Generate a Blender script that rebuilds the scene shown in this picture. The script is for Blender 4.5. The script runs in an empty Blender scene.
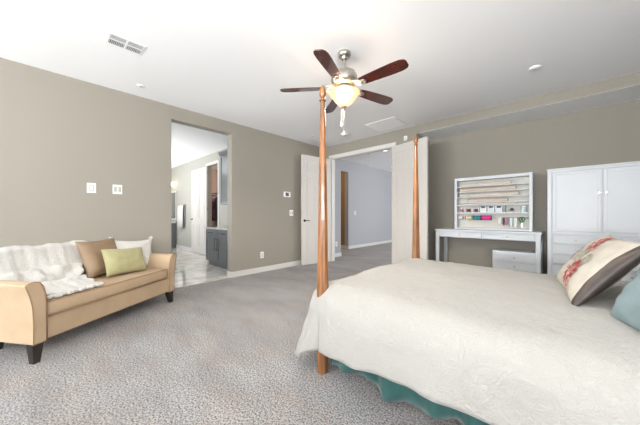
import bpy, bmesh, math, random
from mathutils import Vector, Matrix, noise
random.seed(7)
S = bpy.context.scene
COL = S.collection
PI = math.pi
# ------------------------------------------------------------------ camera
TH = math.radians(43.2)
cam_d = bpy.data.cameras.new('camera'); cam = bpy.data.objects.new('camera', cam_d); COL.objects.link(cam)
cam.location = (0, 0, 1.105); cam.rotation_euler = (PI/2, 0, TH)
cam_d.sensor_width = 36; cam_d.lens = 36*258/640; cam_d.shift_y = 2.5/640; cam_d.clip_start = .02
S.camera = cam
# ------------------------------------------------------------------ exposure, world, daylight
S.view_settings.view_transform = 'Standard'; S.view_settings.look = 'None'
S.view_settings.gamma = 1; S.view_settings.use_curve_mapping = False
S.view_settings.exposure = 0.64
W = bpy.data.worlds.new('sky'); S.world = W; W.use_nodes = True
wn = W.node_tree.nodes; bg = wn['Background']; bg.inputs[0].default_value = (.80, .90, 1, 1); bg.inputs[1].default_value = 1.4
def area(name, loc, target, sx, sy, power, color):
    l = bpy.data.lights.new(name, 'AREA'); l.shape = 'RECTANGLE'; l.size = sx; l.size_y = sy; l.energy = power; l.color = color
    o = bpy.data.objects.new(name, l); COL.objects.link(o); o.location = loc
    o.rotation_euler = (Vector(target)-Vector(loc)).to_track_quat('-Z', 'Y').to_euler(); return o
area('daylight_window_rear', (-2.55, -5.55, 1.2), (-2.5, -4.75, 3.6), 2.7, 1.6, 450, (.95, .98, 1))
area('daylight_window_rear_right', (.15, -5.55, 1.2), (.0, -4.75, 3.6), 1.7, 1.6, 330, (.95, .98, 1))
area('added_fill_right', (1.32, -.9, 1.5), (.2, .2, 3.5), 1.3, 1.3, 135, (.96, .98, 1))  # fill added at an unseen right window to lift the ceiling
area('daylight_bathroom', (-8.2, .33, 1.5), (-8.0, 1.6, 3.2), 2.6, 1.6, 82, (.96, .98, 1))
area('daylight_hall', (.4, 8.6, 1.5), (-5, 8.2, 1.8), 2.4, 2.0, 120, (.97, .98, 1))

# ------------------------------------------------------------------ materials
def srgb(r, g, b):
    f = lambda v: (v/255/12.92) if v/255 <= .04045 else ((v/255+.055)/1.055)**2.4
    return (f(r), f(g), f(b), 1)
def mat(name, col, rough=.6, metal=0, col2=None, scale=8, stretch=(1,1,1), detail=3, bump=0, bscale=60, bdist=.002, emis=None, estr=0, trans=0, alpha=None, sheen=0, coat=0, voro=False, contrast=(.35,.65)):
    m = bpy.data.materials.new(name); m.use_nodes = True; nt = m.node_tree; N = nt.nodes; L = nt.links
    b = N['Principled BSDF']; b.inputs['Base Color'].default_value = col
    b.inputs['Roughness'].default_value = rough; b.inputs['Metallic'].default_value = metal
    if trans: b.inputs['Transmission Weight'].default_value = trans
    if sheen: b.inputs['Sheen Weight'].default_value = sheen
    if coat: b.inputs['Coat Weight'].default_value = coat
    tc = N.new('ShaderNodeTexCoord')
    if col2 is not None:
        mp = N.new('ShaderNodeMapping'); mp.inputs['Scale'].default_value = stretch; L.new(tc.outputs['Object'], mp.inputs[0])
        n = N.new('ShaderNodeTexNoise'); n.inputs['Scale'].default_value = scale; n.inputs['Detail'].default_value = detail
        L.new(mp.outputs[0], n.inputs['Vector'])
        r = N.new('ShaderNodeValToRGB'); r.color_ramp.elements[0].position = contrast[0]; r.color_ramp.elements[1].position = contrast[1]
        r.color_ramp.elements[0].color = col; r.color_ramp.elements[1].color = col2
        L.new(n.outputs[0], r.inputs[0]); L.new(r.outputs[0], b.inputs['Base Color'])
    if bump:
        if voro:
            n2 = N.new('ShaderNodeTexVoronoi'); n2.feature = 'SMOOTH_F1'; n2.inputs['Scale'].default_value = bscale
        else:
            n2 = N.new('ShaderNodeTexNoise'); n2.inputs['Scale'].default_value = bscale; n2.inputs['Detail'].default_value = 3
        L.new(tc.outputs['Object'], n2.inputs['Vector'])
        bp = N.new('ShaderNodeBump'); bp.inputs['Strength'].default_value = bump; bp.inputs['Distance'].default_value = bdist
        L.new(n2.outputs[0], bp.inputs['Height']); L.new(bp.outputs[0], b.inputs['Normal'])
    if emis is not None:
        b.inputs['Emission Color'].default_value = emis; b.inputs['Emission Strength'].default_value = estr
    return m
M = {}
M['wall'] = mat('taupe_wall_paint', srgb(148,142,131), .75, bump=.15, bscale=90, bdist=.002)
M['hall_wall'] = mat('grey_hall_paint', srgb(164,165,169), .75, bump=.15, bscale=90)
M['tan_wall'] = mat('tan_passage_paint', srgb(152,122,78), .8, bump=.1)
M['bath_wall'] = mat('bathroom_paint', srgb(170,167,158), .6, bump=.1)
M['closet_wall'] = mat('closet_paint', srgb(205,182,168), .7, bump=.1)
M['ceiling'] = mat('ceiling_paint', srgb(244,245,246), .85, bump=.2, bscale=70, bdist=.003)
M['trim'] = mat('white_trim_paint', srgb(208,205,200), .45, bump=.03)
M['door'] = mat('white_door_paint', srgb(200,195,189), .45, bump=.03)
M['furn'] = mat('white_furniture_paint', srgb(204,207,211), .4, bump=.03)
M['furn_in'] = mat('white_panel_paint', srgb(216,220,224), .45, bump=.03)
M['nickel'] = mat('brushed_nickel', srgb(170,165,156), .32, .95, col2=srgb(196,190,180), scale=40, stretch=(1,1,10))
M['chrome'] = mat('dark_chrome', srgb(95,92,90), .25, .9, bump=.02)
M['black'] = mat('black_stained_wood', srgb(30,25,23), .35, col2=srgb(44,36,32), scale=10, stretch=(1,1,.1))
M['oak'] = mat('honey_wood', srgb(104,66,36), .4, col2=srgb(152,100,56), scale=9, stretch=(6,6,.5), detail=5, coat=.3)
M['cherry'] = mat('dark_cherry_wood', srgb(40,14,10), .25, col2=srgb(98,34,18), scale=7, stretch=(1.2,14,14), detail=5, coat=.5)
M['sofa'] = mat('tan_leather', srgb(174,150,122), .5, col2=srgb(182,158,130), scale=5, bump=.15, bscale=180, bdist=.001)
M['piping'] = mat('brown_piping', srgb(150,118,90), .5, bump=.05)
M['tancush'] = mat('camel_leather', srgb(142,118,92), .5, col2=srgb(150,126,99), scale=6, bump=.15, bscale=150, bdist=.001)
M['green'] = mat('sage_green_fabric', srgb(160,155,114), .85, col2=srgb(168,163,122), scale=14, bump=.4, bscale=260, bdist=.001, sheen=.2)
M['whitefab'] = mat('white_knit_fabric', srgb(204,201,196), .9, bump=.7, bscale=70, bdist=.008)
M['teal'] = mat('teal_fabric', srgb(28,70,68), .8, col2=srgb(38,84,80), scale=9, bump=.3, bscale=120, bdist=.002, sheen=.2)
M['paleteal'] = mat('pale_teal_fabric', srgb(116,133,137), .8, col2=srgb(126,143,147), scale=9, bump=.3, bscale=160, bdist=.002)
M['cream'] = mat('cream_linen', srgb(176,169,158), .85, col2=srgb(184,178,167), scale=20, bump=.3, bscale=220, bdist=.001)
M['brownfab'] = mat('brown_satin', srgb(54,46,42), .5, col2=srgb(66,56,51), scale=14, bump=.3, bscale=60, bdist=.003)
M['red'] = mat('red_embroidery', srgb(158,44,48), .8, bump=.2)
M['sagethread'] = mat('grey_green_embroidery', srgb(132,136,118), .8, bump=.2)
M['rose'] = mat('rose_embroidery', srgb(186,120,112), .8, bump=.2)
M['glass'] = mat('window_glass', (1,1,1,1), .02, trans=1, bump=.001)
M['screen'] = mat('dark_display', srgb(28,34,34), .2, bump=.01)
M['plate'] = mat('white_plastic', srgb(236,235,230), .4, bump=.01)
M['plate_dark'] = mat('grey_plastic', srgb(178,176,170), .4, bump=.01)
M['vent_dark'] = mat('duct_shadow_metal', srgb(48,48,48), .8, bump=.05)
M['vent_white'] = mat('white_metal', srgb(238,238,238), .5, bump=.02)
M['cabinet'] = mat('grey_cabinet_paint', srgb(98,101,103), .35, bump=.03)
M['counter'] = mat('pale_stone', srgb(206,206,200), .2, col2=srgb(190,190,186), scale=12, bump=.02)
M['frosted'] = mat('grey_glass', srgb(128,134,134), .15, bump=.01)
M['mirror'] = mat('mirror_silver', srgb(215,220,222), .03, 1, bump=.001)
M['label'] = mat('black_label', srgb(40,40,42), .6, bump=.01)
M['paper'] = mat('cream_paper', srgb(214,202,188), .7, col2=srgb(196,176,160), scale=30, stretch=(.5,6,6))
M['paper2'] = mat('beige_paper', srgb(200,186,170), .7, col2=srgb(220,212,200), scale=60)
M['peg'] = mat('linen_backing', srgb(206,204,196), .8, col2=srgb(214,212,204), scale=50)
for n_, c_ in dict(magenta=(214,40,140), tealrib=(30,130,138), orange=(206,120,70), darkthing=(60,52,56), leafgreen=(34,110,58), mauve=(170,110,130), palepink=(222,190,190), skyrib=(190,210,214), navy=(60,66,84), denim=(88,100,116), charcoal=(44,44,48), wine=(110,56,64), offw=(220,218,210), yellow=(216,200,150)).items():
    M[n_] = mat(n_+'_finish', srgb(*c_), .6, bump=.05)
M['lampglass'] = mat('amber_alabaster_glass', srgb(235,185,140), .45, col2=srgb(250,225,195), scale=14, trans=.55, emis=(1,.68,.40,1), estr=.22, bump=.3, bscale=18, bdist=.01)
M['bulb'] = mat('glowing_bulb', srgb(255,230,190), .4, emis=(1,.82,.58,1), estr=16)
M['warmlight'] = mat('vanity_bulb_glass', srgb(255,240,210), .4, emis=(1,.82,.5,1), estr=5)
M['whitelight'] = mat('downlight_lens', srgb(250,250,250), .4, emis=(1,.98,.95,1), estr=1.2)
# carpet: mottled pile with brushed vacuum strokes
def carpet():
    m = bpy.data.materials.new('grey_beige_carpet'); m.use_nodes = True; nt = m.node_tree; N = nt.nodes; L = nt.links
    b = N['Principled BSDF']; b.inputs['Roughness'].default_value = .95; b.inputs['Sheen Weight'].default_value = .2
    tc = N.new('ShaderNodeTexCoord')
    def nz(scale, det, stretch=(1,1,1), rot=0, rough=.5):
        mp = N.new('ShaderNodeMapping'); mp.inputs['Scale'].default_value = stretch; mp.inputs['Rotation'].default_value = (0,0,rot)
        L.new(tc.outputs['Object'], mp.inputs[0]); n = N.new('ShaderNodeTexNoise'); n.inputs['Scale'].default_value = scale
        n.inputs['Detail'].default_value = det; n.inputs['Roughness'].default_value = rough; L.new(mp.outputs[0], n.inputs['Vector']); return n
    tuft = nz(92, 3, rough=.75); fine = nz(190, 2); patch = nz(1.6, 3, (1,2.6,1), .5); warm = nz(2.6, 2, (1,1.5,1), 1.2)
    r = N.new('ShaderNodeValToRGB'); e = r.color_ramp.elements; e[0].position = .40; e[0].color = srgb(80,76,74); e[1].position = .58; e[1].color = srgb(190,186,182)
    L.new(tuft.outputs[0], r.inputs[0])
    r2 = N.new('ShaderNodeValToRGB'); e = r2.color_ramp.elements; e[0].position = .35; e[0].color = (.78,.76,.76,1); e[1].position = .62; e[1].color = (1.0,1.0,1.0,1)
    L.new(patch.outputs[0], r2.inputs[0])
    mx = N.new('ShaderNodeMix'); mx.data_type = 'RGBA'; mx.blend_type = 'MULTIPLY'; mx.inputs['Factor'].default_value = 1
    L.new(r.outputs[0], mx.inputs['A']); L.new(r2.outputs[0], mx.inputs['B'])
    r3 = N.new('ShaderNodeValToRGB'); e = r3.color_ramp.elements; e[0].position = .4; e[0].color = (.97,.99,1.02,1); e[1].position = .65; e[1].color = (1,.94,.915,1)
    L.new(warm.outputs[0], r3.inputs[0])
    mx2 = N.new('ShaderNodeMix'); mx2.data_type = 'RGBA'; mx2.blend_type = 'MULTIPLY'; mx2.inputs['Factor'].default_value = 1
    L.new(mx.outputs['Result'], mx2.inputs['A']); L.new(r3.outputs[0], mx2.inputs['B']); L.new(mx2.outputs['Result'], b.inputs['Base Color'])
    bp = N.new('ShaderNodeBump'); bp.inputs['Strength'].default_value = .9; bp.inputs['Distance'].default_value = .012
    ad = N.new('ShaderNodeMath'); ad.operation = 'ADD'; L.new(tuft.outputs[0], ad.inputs[0]); L.new(fine.outputs[0], ad.inputs[1])
    L.new(ad.outputs[0], bp.inputs['Height']); L.new(bp.outputs[0], b.inputs['Normal'])
    return m
M['carpet'] = carpet()
# glossy marble tile
def tile():
    m = bpy.data.materials.new('polished_marble_tile'); m.use_nodes = True; nt = m.node_tree; N = nt.nodes; L = nt.links
    b = N['Principled BSDF']; b.inputs['Roughness'].default_value = .08; b.inputs['Coat Weight'].default_value = .6; b.inputs['Coat Roughness'].default_value = .05
    tc = N.new('ShaderNodeTexCoord')
    br = N.new('ShaderNodeTexBrick'); br.offset = 0; br.inputs['Scale'].default_value = 1; br.inputs['Brick Width'].default_value = .6; br.inputs['Row Height'].default_value = .6
    br.inputs['Mortar Size'].default_value = .004; br.inputs['Color1'].default_value = (1,1,1,1); br.inputs['Color2'].default_value = (.97,.97,.96,1); br.inputs['Mortar'].default_value = (.6,.58,.55,1)
    L.new(tc.outputs['Object'], br.inputs['Vector'])
    n = N.new('ShaderNodeTexNoise'); n.inputs['Scale'].default_value = 2.2; n.inputs['Detail'].default_value = 6; n.inputs['Distortion'].default_value = 1.6; L.new(tc.outputs['Object'], n.inputs['Vector'])
    r = N.new('ShaderNodeValToRGB'); e = r.color_ramp.elements; e[0].position = .42; e[0].color = srgb(206,198,188); e[1].position = .58; e[1].color = srgb(232,228,222)
    L.new(n.outputs[0], r.inputs[0])
    mx = N.new('ShaderNodeMix'); mx.data_type = 'RGBA'; mx.blend_type = 'MULTIPLY'; mx.inputs['Factor'].default_value = 1
    L.new(r.outputs[0], mx.inputs['A']); L.new(br.outputs[0], mx.inputs['B']); L.new(mx.outputs['Result'], b.inputs['Base Color'])
    return m
M['tile'] = tile()
# quilted coverlet: stitched meandering pucker
def quilt():
    m = bpy.data.materials.new('ivory_matelasse'); m.use_nodes = True; nt = m.node_tree; N = nt.nodes; L = nt.links
    b = N['Principled BSDF']; b.inputs['Base Color'].default_value = srgb(156,153,147); b.inputs['Roughness'].default_value = .9; b.inputs['Sheen Weight'].default_value = .15
    tc = N.new('ShaderNodeTexCoord')
    w = N.new('ShaderNodeTexNoise'); w.inputs['Scale'].default_value = 16; w.inputs['Detail'].default_value = 1; w.inputs['Distortion'].default_value = 2.0
    v = N.new('ShaderNodeTexVoronoi'); v.feature = 'DISTANCE_TO_EDGE'; v.inputs['Scale'].default_value = 34
    L.new(tc.outputs['Object'], w.inputs['Vector']); 
    ad = N.new('ShaderNodeMix'); ad.data_type = 'RGBA'; ad.blend_type = 'ADD'; ad.inputs['Factor'].default_value = .12
    L.new(tc.outputs['Object'], ad.inputs['A']); L.new(w.outputs[1], ad.inputs['B']); L.new(ad.outputs['Result'], v.inputs['Vector'])
    pw = N.new('ShaderNodeMath'); pw.operation = 'SMOOTH_MIN'; pw.inputs[1].default_value = .22; pw.inputs[2].default_value = .1
    L.new(v.outputs[0], pw.inputs[0])
    bp = N.new('ShaderNodeBump'); bp.inputs['Strength'].default_value = .5; bp.inputs['Distance'].default_value = .016
    L.new(pw.outputs[0], bp.inputs['Height'])
    f = N.new('ShaderNodeTexNoise'); f.inputs['Scale'].default_value = 9; f.inputs['Detail'].default_value = 4; L.new(tc.outputs['Object'], f.inputs['Vector'])
    bp2 = N.new('ShaderNodeBump'); bp2.inputs['Strength'].default_value = .35; bp2.inputs['Distance'].default_value = .03
    L.new(f.outputs[0], bp2.inputs['Height']); L.new(bp.outputs[0], bp2.inputs['Normal']); L.new(bp2.outputs[0], b.inputs['Normal'])
    return m
M['quilt'] = quilt()

# ------------------------------------------------------------------ helpers
def B(): return bmesh.new()
def box(bm, x0, x1, y0, y1, z0, z1, mi=0, mtx=None):
    vs = [bm.verts.new((x, y, z)) for x in (x0, x1) for y in (y0, y1) for z in (z0, z1)]
    F = [(0,1,3,2),(4,6,7,5),(0,4,5,1),(2,3,7,6),(0,2,6,4),(1,5,7,3)]
    for f in F:
        fc = bm.faces.new([vs[i] for i in f]); fc.material_index = mi
    if mtx is not None:
        for v in vs: v.co = mtx @ v.co
    return vs
def lathe(bm, prof, cx=0, cy=0, seg=24, mi=0, mtx=None, capb=True, capt=True):
    rings = []
    for r, z in prof:
        rings.append([bm.verts.new((cx+r*math.cos(2*PI*k/seg), cy+r*math.sin(2*PI*k/seg), z)) for k in range(seg)])
    for a, b in zip(rings, rings[1:]):
        for k in range(seg):
            f = bm.faces.new([a[k], a[(k+1)%seg], b[(k+1)%seg], b[k]]); f.material_index = mi
    if capb: bm.faces.new(rings[0][::-1]).material_index = mi
    if capt: bm.faces.new(rings[-1]).material_index = mi
    if mtx is not None:
        for rg in rings:
            for v in rg: v.co = mtx @ v.co
def tube(bm, pts, r, seg=8, mi=0, closed=False):
    pts = [Vector(p) for p in pts]; rings = []; n = len(pts)
    rr = r if isinstance(r, (list, tuple)) else [r]*n
    for i, p in enumerate(pts):
        a = pts[(i-1) % n] if (i or closed) else p; c = pts[(i+1) % n] if (i < n-1 or closed) else p
        t = (c-a).normalized(); up = Vector((0,0,1)) if abs(t.z) < .9 else Vector((1,0,0))
        s_ = t.cross(up).normalized(); u = s_.cross(t)
        rings.append([bm.verts.new(p + rr[i]*(math.cos(2*PI*k/seg)*s_+math.sin(2*PI*k/seg)*u)) for k in range(seg)])
    pr = list(zip(rings, rings[1:])) + ([(rings[-1], rings[0])] if closed else [])
    for a, b in pr:
        for k in range(seg): bm.faces.new([a[k], a[(k+1)%seg], b[(k+1)%seg], b[k]]).material_index = mi
    if not closed: bm.faces.new(rings[0][::-1]).material_index = mi; bm.faces.new(rings[-1]).material_index = mi
def prism(bm, poly, z0, z1, mi=0, mtx=None):
    a = [bm.verts.new((x, y, z0)) for x, y in poly]; b = [bm.verts.new((x, y, z1)) for x, y in poly]; n = len(poly)
    bm.faces.new(a[::-1]).material_index = mi; bm.faces.new(b).material_index = mi
    for k in range(n): bm.faces.new([a[k], a[(k+1)%n], b[(k+1)%n], b[k]]).material_index = mi
    if mtx is not None:
        for v in a+b: v.co = mtx @ v.co
def obj(name, bm, mats, parent=None, smooth=False, bevel=0, seg=2, solid=0, sub=0, loc=None, doubles=False):
    if doubles: bmesh.ops.remove_doubles(bm, verts=bm.verts, dist=1e-5)
    bmesh.ops.recalc_face_normals(bm, faces=bm.faces)
    me = bpy.data.meshes.new(name); bm.to_mesh(me); bm.free()
    if not isinstance(mats, (list, tuple)): mats = [mats]
    for m in mats: me.materials.append(m)
    o = bpy.data.objects.new(name, me); COL.objects.link(o)
    if parent is not None: o.parent = parent
    if loc: o.location = loc
    if solid:
        md = o.modifiers.new('thickness', 'SOLIDIFY'); md.thickness = solid; md.offset = 1
    if bevel:
        md = o.modifiers.new('bevel', 'BEVEL'); md.width = bevel; md.segments = seg; md.limit_method = 'ANGLE'; md.angle_limit = math.radians(40)
    if sub:
        md = o.modifiers.new('sub', 'SUBSURF'); md.levels = sub; md.render_levels = sub
    if smooth:
        for p in me.polygons: p.use_smooth = True
        if smooth == 'auto':
            me.set_sharp_from_angle(angle=math.radians(38))
    return o
def tag(o, label, cat, group=None, kind=None):
    o['label'] = label; o['category'] = cat
    if group: o['group'] = group
    if kind: o['kind'] = kind
    return o
def thing(name, label, cat, loc=(0,0,0), rz=0, group=None, rot=None):
    o = bpy.data.objects.new(name, None); o.empty_display_size = .1; COL.objects.link(o); o.location = loc
    o.rotation_euler = rot if rot is not None else (0, 0, rz)
    return tag(o, label, cat, group)
def struct(name, bm, m, parent=None, **k):
    o = obj(name, bm, m, parent, **k)
    if parent is None: o['kind'] = 'structure'
    return o
def fbox(name, m, *a, parent=None, bevel=0, **k):
    bm = B(); box(bm, *a); return obj(name, bm, m, parent, bevel=bevel, **k)
def sbox(name, m, *a, **k):
    bm = B(); box(bm, *a); return struct(name, bm, m, **k)

# ------------------------------------------------------------------ room shell
CZ = 2.74; XL = -4.25; YB = 4.65; YA = 5.27; XR = 1.2; YR = -5.5; T = .15
YO0, YO1, OZ = 1.288, 2.25, 2.54          # opening to the bathroom
XD0, XD1, DZ = -4.0, -2.41, 2.44          # double-door opening
XA = -1.95                                # start of the furniture alcove
sbox('floor', M['carpet'], XL-T, XR+T, YR-T, YA+T, -.1, 0)
bm = B(); box(bm, XL-T, XR+T, YR-T, YA+T, CZ, CZ+.12); struct('ceiling', bm, M['ceiling'])
bm = B()   # left wall round the bathroom opening
box(bm, XL-T, XL, YR-T, YO0, 0, CZ); box(bm, XL-T, XL, YO1, YB+.12, 0, CZ); box(bm, XL-T, XL, YO0, YO1, OZ, CZ)
struct('wall_left', bm, M['wall'])
bm = B()   # wall with double doors, and the dropped header over the alcove
box(bm, XL, XD0, YB, YB+.12, 0, CZ); box(bm, XD0, XD1, YB, YB+.12, DZ+.01, CZ); box(bm, XD1, XA, YB, YB+.12, 0, CZ)
box(bm, XA-.12, XA, YB+.12, YA+T, 0, CZ)
box(bm, XA, XR, YB, YA, 2.60, CZ-.001)
struct('wall_back', bm, M['wall'], doubles=False)
sbox('ceiling_alcove', M['ceiling'], XA+.001, XR-.001, YB+.002, YA-.001, 2.5975, 2.5998)
sbox('wall_alcove', M['wall'], XA, XR+T, YA, YA+T, 0, 2.7)
bm = B(); box(bm, XR, XR+T, YR-T, -1.65, 0, CZ); box(bm, XR, XR+T, -.15, YA, 0, CZ); box(bm, XR, XR+T, -1.65, -.15, 0, .7); box(bm, XR, XR+T, -1.65, -.15, 2.3, CZ); struct('wall_right', bm, M['wall'])
bm = B()
for z0_, z1_ in ((.7, .75), (2.25, 2.3)): box(bm, XR+.05, XR+.1, -1.65, -.15, z0_, z1_)
for y_ in (-1.65, -.925, -.2): box(bm, XR+.05, XR+.1, y_, y_+.05, .75, 2.25)
struct('added_window', bm, M['trim'])  # unseen window, added to bring light in from the right
bm = B()   # rear wall with two big openings
for x0, x1 in ((XL, -3.95), (-1.15, -.75), (1.05, XR)): box(bm, x0, x1, YR-T, YR, 0, CZ)
box(bm, -3.95, -1.15, YR-T, YR, 2.45, CZ); box(bm, -.75, 1.05, YR-T, YR, 2.45, CZ)
box(bm, -3.95, -1.15, YR-T, YR, 0, .12); box(bm, -.75, 1.05, YR-T, YR, 0, .12)
struct('wall_rear', bm, M['wall'])
def window(name, x0, x1, z0, z1, n):
    bm = B(); w = .05; y0, y1 = YR-.10, YR-.05
    box(bm, x0, x1, y0, y1, z0, z0+w); box(bm, x0, x1, y0, y1, z1-w, z1)
    for k in range(n+1):
        x = x0 + (x1-x0-w)*k/n; box(bm, x, x+w, y0, y1, z0+w, z1-w)
    o = struct(name, bm, M['trim'])
    return o
window('window_1', -3.95, -1.15, .12, 2.45, 3); window('window_2', -.75, 1.05, .12, 2.45, 2)
# baseboards
bm = B(); bh = .10; bt = .014
box(bm, XL, XL+bt, YR, YO0, 0, bh); box(bm, XL, XL+bt, YO1, YB, 0, bh)
box(bm, XL-T-.005, XL+bt, YO1-bt, YO1, 0, bh); box(bm, XL-T-.005, XL+bt, YO0, YO0+bt, 0, bh)
struct('baseboard_left', bm, M['trim'], bevel=.004)
bm = B(); box(bm, XL, XD0-.07, YB-bt, YB, 0, bh); box(bm, XD1+.07, XA, YB-bt, YB, 0, bh); box(bm, XA, XA+bt, YB, YA, 0, bh); struct('baseboard_back', bm, M['trim'], bevel=.004)
sbox('baseboard_alcove', M['trim'], XA, XR, YA-bt, YA, 0, bh)
sbox('baseboard_right', M['trim'], XR-bt, XR, YR, YA-bt, 0, bh)
# casing of the double doors
bm = B()
for yy0, yy1 in ((YB-.018, YB), (YB+.12, YB+.138)):
    box(bm, XD0-.065, XD0, yy0, yy1, 0, DZ+.075); box(bm, XD1, XD1+.065, yy0, yy1, 0, DZ+.075); box(bm, XD0, XD1, yy0, yy1, DZ, DZ+.075)
box(bm, XD0-.001, XD0+.015, YB, YB+.12, 0, DZ); box(bm, XD1-.015, XD1+.001, YB, YB+.12, 0, DZ); box(bm, XD0, XD1, YB, YB+.12, DZ-.012, DZ+.012)
struct('trim_1', bm, M['trim'], bevel=.003)

def door_leaf(name, w, h, hinge, ang, swing=1, handle=True, t=.04):
    """hinged leaf; local x runs from the hinge to the free edge"""
    bm = B(); st = .11; mid = .09
    rows = [(.22, .82), (1.0, 1.93), (2.05, h-.13)]
    box(bm, 0, w, -t/2+.009, t/2-.009, 0, h)
    cols = [(st, w/2-mid/2), (w/2+mid/2, w-st)]
    for sgn in (-1, 1):
        ya, yb = sorted((sgn*(t/2-.009), sgn*t/2))
        box(bm, 0, st, ya, yb, 0, h); box(bm, w-st, w, ya, yb, 0, h); box(bm, cols[0][1], cols[1][0], ya, yb, 0, h)
        zs = [0] + [z for r in rows for z in r] + [h]
        for c0, c1 in cols:
            for k in range(0, len(zs), 2): box(bm, c0, c1, ya, yb, zs[k], zs[k+1])
            for z0, z1 in rows:
                y2, y3 = sorted((sgn*(t/2-.009), sgn*(t/2-.002)))
                box(bm, c0+.03, c1-.03, y2, y3, z0+.03, z1-.03)
    o = struct(name, bm, M['door'], bevel=.003)
    o.location = hinge; o.rotation_euler = (0, 0, ang)
    if handle:
        b2 = B(); zz = .97; xx = w-.065
        for sgn in (-1, 1):
            R = Matrix.Translation((xx, sgn*t/2, zz)) @ Matrix.Rotation(-sgn*PI/2, 4, 'X')
            lathe(b2, [(.028, 0), (.028, .008), (.012, .014), (.010, .05)], seg=16, mtx=R)
            tube(b2, [(xx, sgn*(t/2+.045), zz), (xx-.03, sgn*(t/2+.048), zz+.003), (xx-.11, sgn*(t/2+.045), zz-.002)], .008)
        obj('door_handle', b2, M['chrome'], o, smooth='auto')
    b3 = B()
    for zz in (.25, 1.22, 2.2): box(b3, -.012, .004, -.012, .012, zz, zz+.09)
    obj('hinge', b3, M['nickel'], o)
    return o
# left leaf swung back towards the left wall, right leaf swung back along the door wall
door_leaf('door_1', .80, 2.41, (XD0+.005, YB-.045, .012), math.atan2(-.80, -.145))
door_leaf('door_2', .78, 2.41, (XD1+.01, YB-.045, .012), math.atan2(-.21, .75), handle=False)

# ------------------------------------------------------------------ hallway beyond the double doors
HZ = 2.85
bm = B(); box(bm, -7.5, XL-T, YB+.12, 13, -.1, 0); box(bm, XL-T, 1.2, YA+T, 13, -.1, 0); struct('floor_hall', bm, M['carpet'])
bm = B(); box(bm, -7.5, 1.2, YB+.121, 13, HZ, HZ+.1); struct('ceiling_hall', bm, M['ceiling'])
sbox('wall_hall_near', M['hall_wall'], -4.50, -4.34, YB+.121, 5.44, 0, HZ)
bm = B(); box(bm, -5.2, -5.05, 6.72, 13, 0, HZ); box(bm, -5.2, -5.05, 5.3, 6.72, 2.49, HZ); struct('wall_hall_left', bm, M['hall_wall'])
sbox('wall_passage', M['tan_wall'], -7.5, -5.2, 6.80, 6.95, 0, HZ)
sbox('wall_passage_near', M['tan_wall'], -7.5, -4.5, 5.3, 5.44, 0, HZ)
sbox('wall_passage_end', M['tan_wall'], -7.6, -7.5, 5.3, 6.95, 0, HZ)
sbox('wall_hall_end', M['hall_wall'], -5.05, 1.2, 12.0, 12.15, 0, HZ)
bm = B(); box(bm, 1.05, 1.2, YA+T+.01, 7.3, 0, HZ); box(bm, 1.05, 1.2, 9.9, 12, 0, HZ); box(bm, 1.05, 1.2, 7.3, 9.9, 0, .4); box(bm, 1.05, 1.2, 7.3, 9.9, 2.5, HZ); struct('wall_hall_right', bm, M['hall_wall'])
bm = B(); box(bm, -4.34, -4.326, YB+.14, 5.44, 0, bh); box(bm, -4.5, -4.326, 5.44, 5.454, 0, bh)
box(bm, -5.05, -5.036, 6.72, 12, 0, bh); box(bm, -5.2, -5.05, 6.706, 6.72, 0, bh); box(bm, -7.5, -5.2, 6.786, 6.80, 0, bh); box(bm, -5.03, 1.05, 11.986, 12, 0, bh)
struct('baseboard_hall', bm, M['trim'], bevel=.004)

pl = bpy.data.lights.new('passage_fill', 'POINT'); pl.energy = 14; pl.color = (1, .8, .55); pl.shadow_soft_size = .1  # unseen fill lamp, added to brighten the tan passage
plo = bpy.data.objects.new('passage_fill', pl); COL.objects.link(plo); plo.location = (-6.3, 6.1, 2.4)
# ------------------------------------------------------------------ bathroom beyond the left opening
BX = -11.2
sbox('floor_bathroom', M['tile'], BX, XL-T, .2, 4.3, -.1, .004)
sbox('trim_threshold', M['tile'], XL-T, XL-.005, YO0, YO1, 0.0, .004)
bm = B(); box(bm, BX, XL-T-.001, .2, 4.3, CZ, CZ+.12); struct('ceiling_bathroom', bm, M['ceiling'])
bm = B(); YW = 3.03; CX0, CX1, CH = -7.06, -6.42, 2.44
box(bm, BX, CX0, YW, YW+.12, 0, CZ); box(bm, CX1, XL-T, YW, YW+.12, 0, CZ); box(bm, CX0, CX1, YW, YW+.12, CH, CZ)
struct('wall_bathroom_back', bm, M['bath_wall'])
sbox('wall_bathroom_end', M['bath_wall'], BX-.1, BX, .2, 3.15, 0, CZ)
bm = B(); box(bm, BX, -9.6, .08, .2, 0, CZ); box(bm, -6.8, XL-T, .08, .2, 0, CZ); box(bm, -9.6, -6.8, .08, .2, 0, .6); box(bm, -9.6, -6.8, .08, .2, 2.4, CZ); struct('wall_bathroom_front', bm, M['bath_wall'])
bm = B(); box(bm, -9.2, -9.1, 3.15, 4.2, 0, CZ); box(bm, -5.4, -5.3, 3.15, 4.2, 0, CZ); box(bm, -9.2, -5.3, 4.2, 4.3, 0, CZ); struct('wall_closet', bm, M['closet_wall'])
bm = B()
box(bm, CX0-.06, CX0, YW-.016, YW, 0, CH+.07); box(bm, CX1, CX1+.06, YW-.016, YW, 0, CH+.07); box(bm, CX0, CX1, YW-.016, YW, CH, CH+.07)
struct('trim_2', bm, M['trim'], bevel=.003)
sbox('baseboard_bathroom', M['trim'], BX, CX0-.06, YW-.014, YW, .004, .11)
door_leaf('door_3', 1.03, 2.40, (CX0+.09, YW-.045, .012), PI+.005)

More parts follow.
